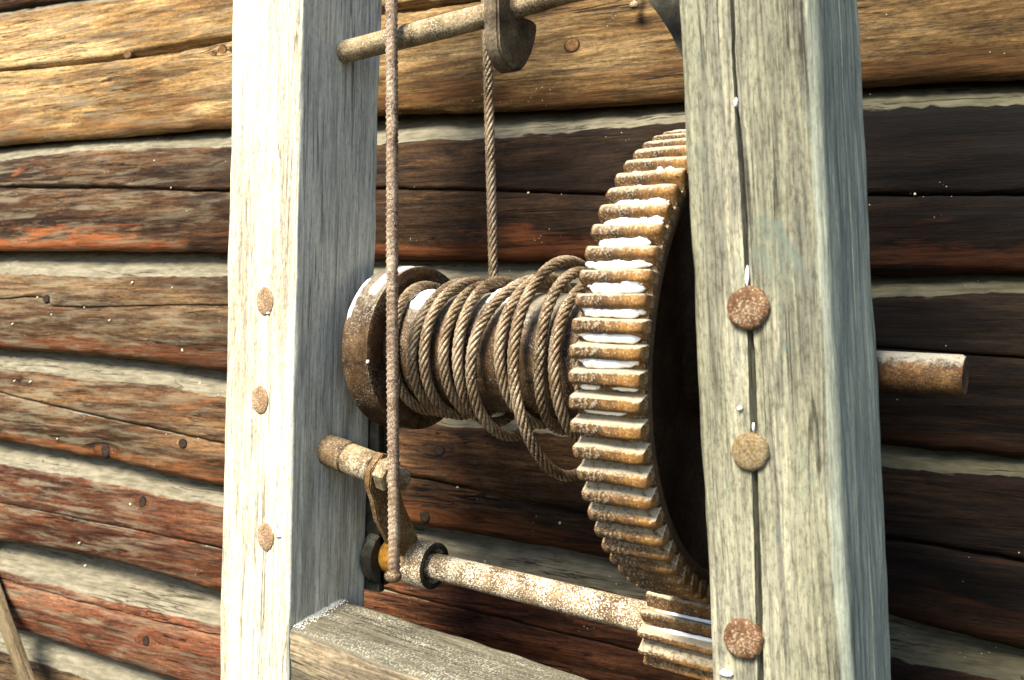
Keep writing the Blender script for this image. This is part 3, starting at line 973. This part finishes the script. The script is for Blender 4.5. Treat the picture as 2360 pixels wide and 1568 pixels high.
o = link('end_knob', mesh('end_knob', V, Fc), M_IRON, rod)
o.location = (-0.002, 0.0, zb_rod - 0.003)


# ------------------------------------------------------------------ tubes
def tube(path, r, n=20, seed=0.0, rough=0.03, closed_ends=True):
    V, Fc = [], []
    N = len(path)
    up = Vector((0, 0, 1))
    pu = None
    for i, p in enumerate(path):
        t = (path[min(i + 1, N - 1)] - path[max(i - 1, 0)]).normalized()
        if pu is None:
            a = t.cross(up)
            if a.length < 0.1: a = t.cross(Vector((1, 0, 0)))
            pu = a.normalized()
        pu = (pu - t * pu.dot(t)).normalized()
        pv_ = t.cross(pu)
        rad = r(i / (N - 1)) if callable(r) else r
        for k in range(n):
            th = 2 * PI * k / n
            rr = rad * (1 + rough * nz(i * 0.35 + seed, math.cos(th) * 2, math.sin(th) * 2))
            V.append(p + (pu * math.cos(th) + pv_ * math.sin(th)) * rr)
    for i in range(N - 1):
        for k in range(n):
            k2 = (k + 1) % n
            Fc.append((i * n + k, i * n + k2, (i + 1) * n + k2, (i + 1) * n + k))
    if closed_ends:
        Fc.append(tuple(range(n - 1, -1, -1)))
        Fc.append(tuple(range((N - 1) * n, N * n)))
    return V, Fc


# pale rod across the top
a0 = onX(800, 116, -1.048) + Vector((-0.035, -0.003, -0.004))
a1 = onY(905, 92, 1.085); a2 = onY(1120, 36, 1.095); a3 = onY(1322, -25, 1.10)
ctrl = [a0, a1, a2, a3, a3 + Vector((0.19, 0.01, 0.004))]
xs = sorted((c.x, c) for c in ctrl)
yl = [(c.x, c.y) for c in ctrl]; zl_ = [(c.x, c.z) for c in ctrl]
path = []
for i in range(70):
    x = lerp(ctrl[0].x, ctrl[-1].x, i / 69)
    path.append(Vector((x, interp(yl, x), interp(zl_, x))))
V, Fc = tube(path, 0.0165, 24, 3.0, 0.05)
me = mesh('iron_rod', V, Fc); fix_normals(me)
o = link('iron_rod', me, M_PALE); sharp(o, 50)
tag(o, 'pale rusty round rod running across the top from the left post', 'rod')

# pawl plate hanging on that rod
PX0, PX1 = -0.769, -0.745
outl = []
for px, py in ((1146, -70), (1146, -30), (1147, 20), (1148, 70), (1150, 108), (1160, 135), (1172, 156), (1186, 166), (1203, 162), (1216, 148), (1228, 122),
               (1235, 95), (1239, 72), (1238, 54), (1228, 46), (1214, 42), (1204, 32), (1198, 16), (1194, -6), (1192, -70)):
    p = onX(px, py, PX1)
    outl.append((p.y, p.z))
n = len(outl)
V = [(PX0, y, z) for y, z in outl] + [(PX1, y, z) for y, z in outl]
Fc = [tuple(range(n)), tuple(range(2 * n - 1, n - 1, -1))] + [(k, (k + 1) % n, n + (k + 1) % n, n + k) for k in range(n)]
me = mesh('iron_pawl', V, Fc)
bm = bmesh.new(); bm.from_mesh(me)
bmesh.ops.recalc_face_normals(bm, faces=bm.faces[:])
bmesh.ops.bevel(bm, geom=[e for e in bm.edges if e.calc_face_angle(0) > 1.2], offset=0.003, segments=3, affect='EDGES')
bm.to_mesh(me); bm.free()
o = link('iron_pawl', me, M_PAWL); sharp(o, 35)
tag(o, 'thick tongue-shaped dark iron pawl hanging from the top rod', 'pawl')

# ------------------------------------------------------------------ wire rope
RB = 0.0895 + 0.0078
tops = [-0.980, -0.906, -0.886, -0.864, -0.838, -0.776, -0.755, -0.722, -0.700, -0.668, -0.640, -0.612]
fronts = [-0.966, -0.926, -0.902, -0.868, -0.840, -0.812, -0.770, -0.738, -0.702, -0.678, -0.645, -0.618]
# extra radius for (bottom before the front, front, top, back after the top)
ext = [(0.000, 0.000, 0.000, 0.000), (0.002, 0.002, 0.003, 0.000), (0.003, 0.004, 0.006, 0.002), (0.000, 0.002, 0.000, 0.002),
       (0.010, 0.004, 0.006, 0.010), (0.028, 0.010, 0.008, 0.012), (0.006, 0.004, 0.012, 0.004), (0.076, 0.016, 0.034, 0.020),
       (0.012, 0.006, 0.018, 0.006), (0.030, 0.012, 0.004, 0.006), (0.004, 0.002, 0.010, 0.002), (0.002, 0.0, 0.0, 0.0)]
stops = []                 # (theta, x, r)
th0 = 180
stops.append((180, -0.918, RB)); stops.append((225, -0.93, RB))
for k, (xf, e) in enumerate(zip(fronts, ext)):
    T = 360 * (k + 1)
    nx = fronts[k + 1] if k + 1 < len(fronts) else xf + 0.03
    px_ = fronts[k - 1] if k else -0.94
    stops.append((T - 90, lerp(px_, xf, 0.85) + (0, 0, 0, 0, 0, 0.004, 0.016, 0.034, -0.014, 0.012, 0, 0)[k], RB + e[0]))
    stops.append((T, xf, RB + e[1]))
    stops.append((T + 85, tops[k], RB + e[2]))
    if k < len(fronts) - 1: stops.append((T + 180, lerp(tops[k], nx, 0.4), RB + e[3]))
sx = [(a, b) for a, b, c in stops]; sr = [(a, c) for a, b, c in stops]
top = onY(1125, 60, 1.293); low = onY(1141, 560, 1.296)
raw = []
z = 2.25
slope_x = (low.x - top.x) / (low.z - top.z)
while z > ZC + 0.0:
    raw.append(Vector((top.x + (z - top.z) * slope_x, YC + RB - 0.0 , z)))
    z -= 0.006
xend = raw[-1].x
dx0 = xend - stops[0][1]
th = 180.0
while th <= stops[-1][0]:
    r = interp(sr, th)
    x = interp(sx, th) + (dx0 * max(0, 1 - (th - 180) / 120))
    x += 0.0042 * nz(th * 0.011, 5.0)
    r += 0.0022 * abs(nz(th * 0.013, 9.0))
    a = math.radians(th)
    raw.append(Vector((x, YC - r * math.cos(a), ZC + r * math.sin(a))))
    th += 3.0
# resample evenly
pts = [raw[0]]; acc = 0
STEP = 0.0055
for i in range(1, len(raw)):
    p, q = raw[i - 1], raw[i]
    d = (q - p).length
    while acc + d >= STEP:
        t = (STEP - acc) / d
        p = p + (q - p) * t
        pts.append(p.copy()); d = (q - p).length; acc = 0
    acc += d
N = len(pts)
V, Fc = [], []
NS, SD = 6, 7
pu = Vector((1, 0, 0))
frames = []
for i in range(N):
    t = (pts[min(i + 1, N - 1)] - pts[max(i - 1, 0)]).normalized()
    pu = (pu - t * pu.dot(t)).normalized()
    frames.append((pu.copy(), t.cross(pu)))
for s in range(NS):
    base = len(V)
    for i in range(N):
        u_, v_ = frames[i]
        ph = 2 * PI * (s / NS + i * STEP / 0.074)
        c = pts[i] + (u_ * math.cos(ph) + v_ * math.sin(ph)) * 0.0049
        for k in range(SD):
            a = ph + 2 * PI * k / SD
            V.append(c + (u_ * math.cos(a) + v_ * math.sin(a)) * 0.0036)
    for i in range(N - 1):
        for k in range(SD):
            k2 = (k + 1) % SD
            Fc.append((base + i * SD + k, base + i * SD + k2, base + (i + 1) * SD + k2, base + (i + 1) * SD + k))
o = link('wire_rope', mesh('wire_rope', V, Fc), M_ROPE)
tag(o, 'rusty stranded wire rope coming down from above and loosely wound on the drum', 'rope')

# ------------------------------------------------------------------ small things
# leaning batten, lower left, against the wall
b1 = onY(0, 1396, 1.235); b2 = onY(64, 1572, 1.21)
dirb = (b2 - b1).normalized()
side = Vector((-0.93, 0.05, -0.36)); side = (side - dirb * side.dot(dirb)).normalized()
dep = dirb.cross(side).normalized()
if dep.y < 0: dep = -dep


def batten_corners(t):
    p = b1 + dirb * t
    w, d = 0.04, 0.02
    return (p + side * w, p, p + dep * d, p + side * w + dep * d)


me = timber('leaning_batten', batten_corners, 80, M_BATTEN, -0.42, 0.75, radius=0.003, seed=21, ncols=8, amp=0.001)
fix_normals(me)
o = link('leaning_batten', me, M_BATTEN); sharp(o, 50)
tag(o, 'thin wooden batten leaning against the wall at the lower left corner', 'batten')

# nail hanging out of the log at the top
pn = on(1462, 12, WN, WP + WN * 0.03)
V, Fc = tube([pn + Vector((0.004, 0.03, 0.012)), pn + Vector((0.006, 0.02, 0.055)), pn + Vector((0.003, 0.0, 0.03)), pn], 0.0035, 10)
V2, F2 = revolve([(-0.004, 0.0), (-0.004, 0.007), (0.0, 0.0085), (0.004, 0.007), (0.005, 0.0)], 14, 'Z')
V, Fc = join([(V, Fc), moved((V2, F2), pn)])
me = mesh('bent_nail', V, Fc); fix_normals(me)
o = link('bent_nail', me, M_PALE); sharp(o, 45)
tag(o, 'small bent nail with a round head at the top of the wall', 'nail')

# dark knee brace behind the head of the right post
kb = [onY(px, py, 1.16) for px, py in ((1470, -90), (1482, -20), (1500, 12), (1524, 42), (1546, 78), (1562, 112), (1580, 150), (1640, 150), (1640, -90))]
V = [tuple(p) for p in kb] + [(p.x, p.y + 0.03, p.z) for p in kb]
n = len(kb)
Fc = [tuple(range(n)), tuple(range(2 * n - 1, n - 1, -1))] + [(k, (k + 1) % n, n + (k + 1) % n, n + k) for k in range(n)]
me = mesh('iron_brace', V, Fc); fix_normals(me)
o = link('iron_brace', me, M_BLACK); sharp(o, 30)
tag(o, 'dark curved iron brace behind the top of the cracked post', 'brace')


# ------------------------------------------------------------------ snow
def lump(c, ax, bx, cx, seed, n1=7, n2=12, rough=0.25):
    """irregular flattened lump: centre c, half-axis vectors ax, bx, cx"""
    V, Fc = [], []
    for i in range(n1):
        ph = -PI / 2 + PI * i / (n1 - 1)
        for k in range(n2):
            a = 2 * PI * k / n2
            d = Vector((math.cos(ph) * math.cos(a), math.cos(ph) * math.sin(a), math.sin(ph)))
            s = 1 + rough * nz(d.x * 2 + seed, d.y * 2, d.z * 2) + rough * 0.6 * nz(d.x * 5 + seed, d.y * 5, d.z * 5 + 3)
            V.append(Vector(c) + (Vector(ax) * d.x + Vector(bx) * d.y + Vector(cx) * d.z) * s)
    for i in range(n1 - 1):
        for k in range(n2):
            k2 = (k + 1) % n2
            Fc.append((i * n2 + k, i * n2 + k2, (i + 1) * n2 + k2, (i + 1) * n2 + k))
    return V, Fc


def strip(x0, x1, yz, ey, ez, seed, n=26, m=9):
    """long lens of snow lying along x: centre yz, half-size vectors ey, ez in the yz plane"""
    V, Fc = [], []
    for i in range(n):
        t = i / (n - 1)
        x = lerp(x0, x1, t)
        e = max(0.02, (1 - abs(2 * t - 1) ** 7)) * (0.92 + 0.45 * nz(x * 35, seed) + 0.22 * nz(x * 130, seed))
        e = max(0.03, e)
        for k in range(m):
            a = 2 * PI * k / m
            q = Vector((0, yz[0], yz[1])) + (Vector((0, *ey)) * math.cos(a) + Vector((0, *ez)) * math.sin(a)) * e
            V.append((x + 0.001 * nz(k * 3, seed, i), q.y, q.z))
    for i in range(n - 1):
        for k in range(m):
            k2 = (k + 1) % m
            Fc.append((i * m + k, i * m + k2, (i + 1) * m + k2, (i + 1) * m + k))
    Fc.append(tuple(range(m))); Fc.append(tuple(range(n * m - m, n * m)))
    return V, Fc


parts = []
for k in range(NT_G):
    th = PH_G + PITCH_G * (k + 0.5)                # middle of a gap; world direction (cos, sin)
    el = math.degrees(math.atan2(math.sin(th), -math.cos(th)))     # elevation above the front (-Y)
    if not (-26 < el < 66): continue
    if el > 0: amt = 1.0 if el < 44 else (0.75 if el < 56 else 0.0)
    elif el > -12: amt = 0.62
    else: amt = 0.34
    if amt == 0: continue
    amt *= 0.92 + 0.45 * nz(k * 3.7, 2)
    # direction along the gap floor pointing down (towards the lower tooth)
    tdir = Vector((0, math.sin(th), -math.cos(th)))
    if tdir.z > 0: tdir = -tdir
    rdir = Vector((0, math.cos(th), math.sin(th)))
    c = Vector((0, YC, ZC)) + rdir * (RR + 0.0035 * amt) + tdir * 0.0022
    half = 0.0068 * amt
    segs = [(0.06, 0.94)]
    h = (k * 7) % 5
    if amt < 0.7: segs = [(0.06, 0.42), (0.55, 0.9)] if h < 3 else [(0.12, 0.80)]
    elif h == 1: segs = [(0.05, 0.98)]
    elif h == 3: segs = [(0.05, 0.45), (0.62, 0.92)] if el < 18 else [(0.1, 0.9)]
    if amt < 0.45: segs = [(0.1, 0.3), (0.36, 0.6), (0.66, 0.88)]
    for s0, s1 in segs:
        w = GX1 - GX0
        s0 += random.uniform(-0.02, 0.06); s1 -= random.uniform(-0.02, 0.08)
        xa, xb = GX0 + w * s0, GX0 + w * s1
        parts.append(strip(xa, xb, (c.y, c.z), tuple((tdir * half * 0.95))[1:], tuple((rdir * half * 1.1))[1:], k * 1.7 + s0))
        for q in range(int(9 * (s1 - s0) * 1.5) + 2):       # crumbs and bulges along it
            sz = random.uniform(0.25, 0.75) * half
            cc = Vector((random.uniform(xa, xb), c.y, c.z)) + tdir * random.uniform(-1.0, 0.3) * half + rdir * random.uniform(-0.2, 0.75) * half
            parts.append(lump(cc, (sz * random.uniform(1, 2.6), 0, 0), (0, sz, 0), (0, 0, sz), k * 3.1 + q, 6, 9, 0.4))
        for q in range(5):                                  # grains flung on the tooth flanks
            sz = random.uniform(0.0005, 0.0011)
            cc = Vector((random.uniform(GX0 + 0.005, GX1 - 0.005), c.y, c.z)) + tdir * random.uniform(-0.006, 0.0) + rdir * random.uniform(0.0, 0.004)
            parts.append(lump(cc, (sz, 0, 0), (0, sz, 0), (0, 0, sz), q + k, 4, 6, 0.3))
V, Fc = join(parts)
me = mesh('snow', V, Fc); fix_normals(me)
o = link('snow', me, M_SNOW)
tag(o, 'white snow packed between the teeth of the large gear wheel', 'snow', kind='stuff')

parts = []
for k in range(NP):                                  # pinion gaps facing up and forward
    th = PI / 2 + PI / NP + 2 * PI * (k + 0.5) / NP
    el = math.degrees(math.atan2(math.sin(th), -math.cos(th)))
    if not (0 < el < 75): continue
    rdir = Vector((0, math.cos(th), math.sin(th)))
    tdir = Vector((0, math.sin(th), -math.cos(th)))
    if tdir.z > 0: tdir = -tdir
    c = Vector((0, YP, ZP - PT + 0.51 * PT)) + rdir * 0.0485 + tdir * 0.002
    parts.append(strip(-0.57, -0.458, (c.y, c.z), tuple(tdir * 0.0030)[1:], tuple(rdir * 0.0036)[1:], k + 60))
V, Fc = join(parts)
me = mesh('snow', V, Fc); fix_normals(me)
o = link('snow', me, M_SNOW)
tag(o, 'thin snow lying in the grooves of the small pinion', 'snow', kind='stuff')

# snow on the barrel and flange, upper front
parts = []


def cyl_patch(x0, x1, a0, a1, r, seed, th=0.003, n=20, m=12):
    V, Fc = [], []
    for i in range(n):
        for j in range(m):
            s, t = i / (n - 1), j / (m - 1)
            x = lerp(x0, x1, s)
            edge = min(s, 1 - s, t, 1 - t) * 2
            w = 0.06 * nz(s * 4, seed) + 0.04 * nz(t * 6, seed + 4)
            a = math.radians(lerp(a0, a1, t + w * 0.8))
            x += 0.12 * (x1 - x0) * nz(t * 5, seed + 9)
            e = min(1, max(0, edge * 3 - 0.15 + 0.5 * nz(s * 9, t * 9, seed)))
            rr = r - 0.002 + (th + 0.002) * e
            V.append((x, YC - rr * math.cos(a), ZC + rr * math.sin(a)))
    for i in range(n - 1):
        for j in range(m - 1):
            q = i * m + j
            Fc.append((q, q + 1, q + m + 1, q + m))
    return V, Fc


parts += [cyl_patch(-0.970, -0.912, 44, 84, 0.0895, 1.0, 0.006), cyl_patch(-0.832, -0.784, 56, 92, 0.0895, 2.0, 0.006),
          cyl_patch(-0.990, -0.976, 40, 82, 0.0895, 3.0)]
parts += [cyl_patch(-1.022, -1.000, 38, 100, 0.1268, 5.0, 0.003, 12, 30), cyl_patch(-1.037, -1.030, 20, 60, 0.131, 6.0, 0.0012, 8, 30)]
V, Fc = join(parts)
me = mesh('snow', V, Fc); fix_normals(me)
o = link('snow', me, M_SNOW)
tag(o, 'snow lying on top of the drum barrel and flange rim', 'snow', kind='stuff')

# granular frost heap where the beam meets the left post
parts = []
PXB = LPC(1.025)[1].x
nC, mC = 40, 8
Vc, Fq = [], []
for i in range(nC):
    t = i / (nC - 1)
    y = lerp(1.008, 1.114, t)
    wd = (0.010 + 0.006 * nz(y * 60, 3) + 0.004 * nz(y * 170, 5)) * (1 - abs(2 * t - 1) ** 6)
    for j in range(mC):
        q = j / (mC - 1)
        x = PXB - 0.002 + wd * q
        fl_, fr_, br_, bl_ = beam_corners(x)
        hh = (0.0045 + 0.003 * nz(y * 90, 9)) * (1 - q ** 2) * (1 - abs(2 * t - 1) ** 6) + 0.0012 * nz(y * 260, x * 260)
        Vc.append((x, y, lerp(fr_.z, br_.z, t) + hh - 0.0008))
for i in range(nC - 1):
    for j in range(mC - 1):
        q = i * mC + j
        Fq.append((q, q + 1, q + mC + 1, q + mC))
parts.append((Vc, Fq))
for i in range(420):
    t = random.random()
    p = Vector((PXB + 0.002 + abs(random.gauss(0, 0.010)) * (1.0 - 0.4 * t), lerp(1.008, 1.112, t), 0))
    hgt = random.uniform(0.0, 0.004) * max(0.15, 1 - (p.x - PXB) / 0.03)
    fl_, fr_, br_, bl_ = beam_corners(p.x)
    p.z = lerp(fr_.z, br_.z, t) + hgt
    s = random.uniform(0.0005, 0.0015)
    parts.append(lump(p, (s, 0, 0), (0, s, 0), (0, 0, s * 0.8), i * 2.3, 5, 7, 0.35))
V, Fc = join(parts)
me = mesh('snow', V, Fc); fix_normals(me)
M_FROST = NT('frost_grain'); M_FROST.b.inputs['Base Color'].default_value = (0.60, 0.59, 0.52, 1); M_FROST = M_FROST.m
o = link('snow', me, M_FROST)
tag(o, 'granular frost heaped where the cross beam meets the left post', 'snow', kind='stuff')

# snow caught on bolt heads, crack and odd spots of the posts
parts = []
def pdot(px, py, yf, sx_, sz_, seed): 
    p = onY(px, py, yf - 0.002)
    parts.append(lump(p, (sx_, 0, 0), (0, 0.003, 0), (0, 0, sz_), seed, 6, 9, 0.35))
for px, py, sx_, sz_ in ((1722, 636, 0.0022, 0.011), (1737, 985, 0.0013, 0.005), (1705, 942, 0.003, 0.0022), (1696, 236, 0.002, 0.005),
                         (1672, 1552, 0.0075, 0.0035)):
    pdot(px, py, YR, sx_, sz_, px)
for px, py, sx_, sz_ in ((618, 722, 0.003, 0.0015), (640, 1236, 0.006, 0.0008), (636, 1210, 0.001, 0.004)):
    pdot(px, py, YL, sx_, sz_, px)
p = Vector((-0.989, YC - 0.1275 * math.cos(0.12), ZC + 0.0 - 0.1275 * math.sin(0.12))); parts.append(lump(p, (0.002, 0, 0), (0, 0.003, 0), (0, 0, 0.003), 3.3, 6, 9, 0.4))
V, Fc = join(parts)
me = mesh('snow', V, Fc); fix_normals(me)
o = link('snow', me, M_SNOW)
tag(o, 'crumbs of snow caught on the posts and bolt heads', 'snow', kind='stuff')

# pale husks and crumbs on the log ledges
parts = []
def surf(i, u, z):
    vs = log_objs[i].data.vertices
    iu = int(round((u - U0) / DU)); nc = len(vs) // NU
    seg = [vs[iu * nc + k].co for k in range(2, nc - 3)]
    return min(seg, key=lambda c: abs(c.z - z) + (0.5 if c.y > 0.05 else 0))
for i in range(85):
    li = random.choice((3, 3, 4, 4, 5, 5, 6, 6, 7))
    u = random.uniform(-2.4, -0.05)
    mode = random.random()
    if mode < 0.45: z = interp(B[li], u) + random.uniform(-0.004, 0.03)
    elif mode < 0.7 and C[li]: z = interp(C[li], u) - 0.004
    else: z = random.uniform(interp(S[li + 1], u), interp(B[li], u))
    c = surf(li, u, z)
    s = random.choice((0.0008, 0.001, 0.0012, 0.0018, 0.0024))
    ang = random.uniform(0, PI)
    a = Vector((math.cos(ang), 0, math.sin(ang))) * s * random.uniform(1, 2.2)
    b = Vector((-math.sin(ang), 0, math.cos(ang))) * s
    parts.append(lump(Vector((u, c.y - 0.0005, c.z)), a, (0, s, 0), b, i * 1.3, 4, 6, 0.3))
for px, py, s in ((38, 878, 0.0036), (75, 880, 0.0045), (40, 747, 0.004), (190, 1250, 0.004), (190, 1306, 0.004), (310, 652, 0.004)):
    u, z = uz(px, py)
    li = 5 if 850 < py < 1000 else (4 if py < 800 else 6)
    c = surf(li, u, z)
    parts.append(lump(Vector((u, c.y - 0.001, z)), (s, 0, s * 0.5), (0, s * 0.6, 0), (-s * 0.25, 0, s * 0.55), px, 6, 8, 0.2))
V, Fc = join(parts)
me = mesh('crumbs', V, Fc); fix_normals(me)
o = link('crumbs', me, M_CRUMB)
o.matrix_world = Matrix.Translation(WP) @ Matrix.Rotation(math.atan2(WDIR.y, WDIR.x), 4, 'Z')
tag(o, 'tiny pale husks and crumbs scattered over the log wall', 'crumbs', kind='stuff')
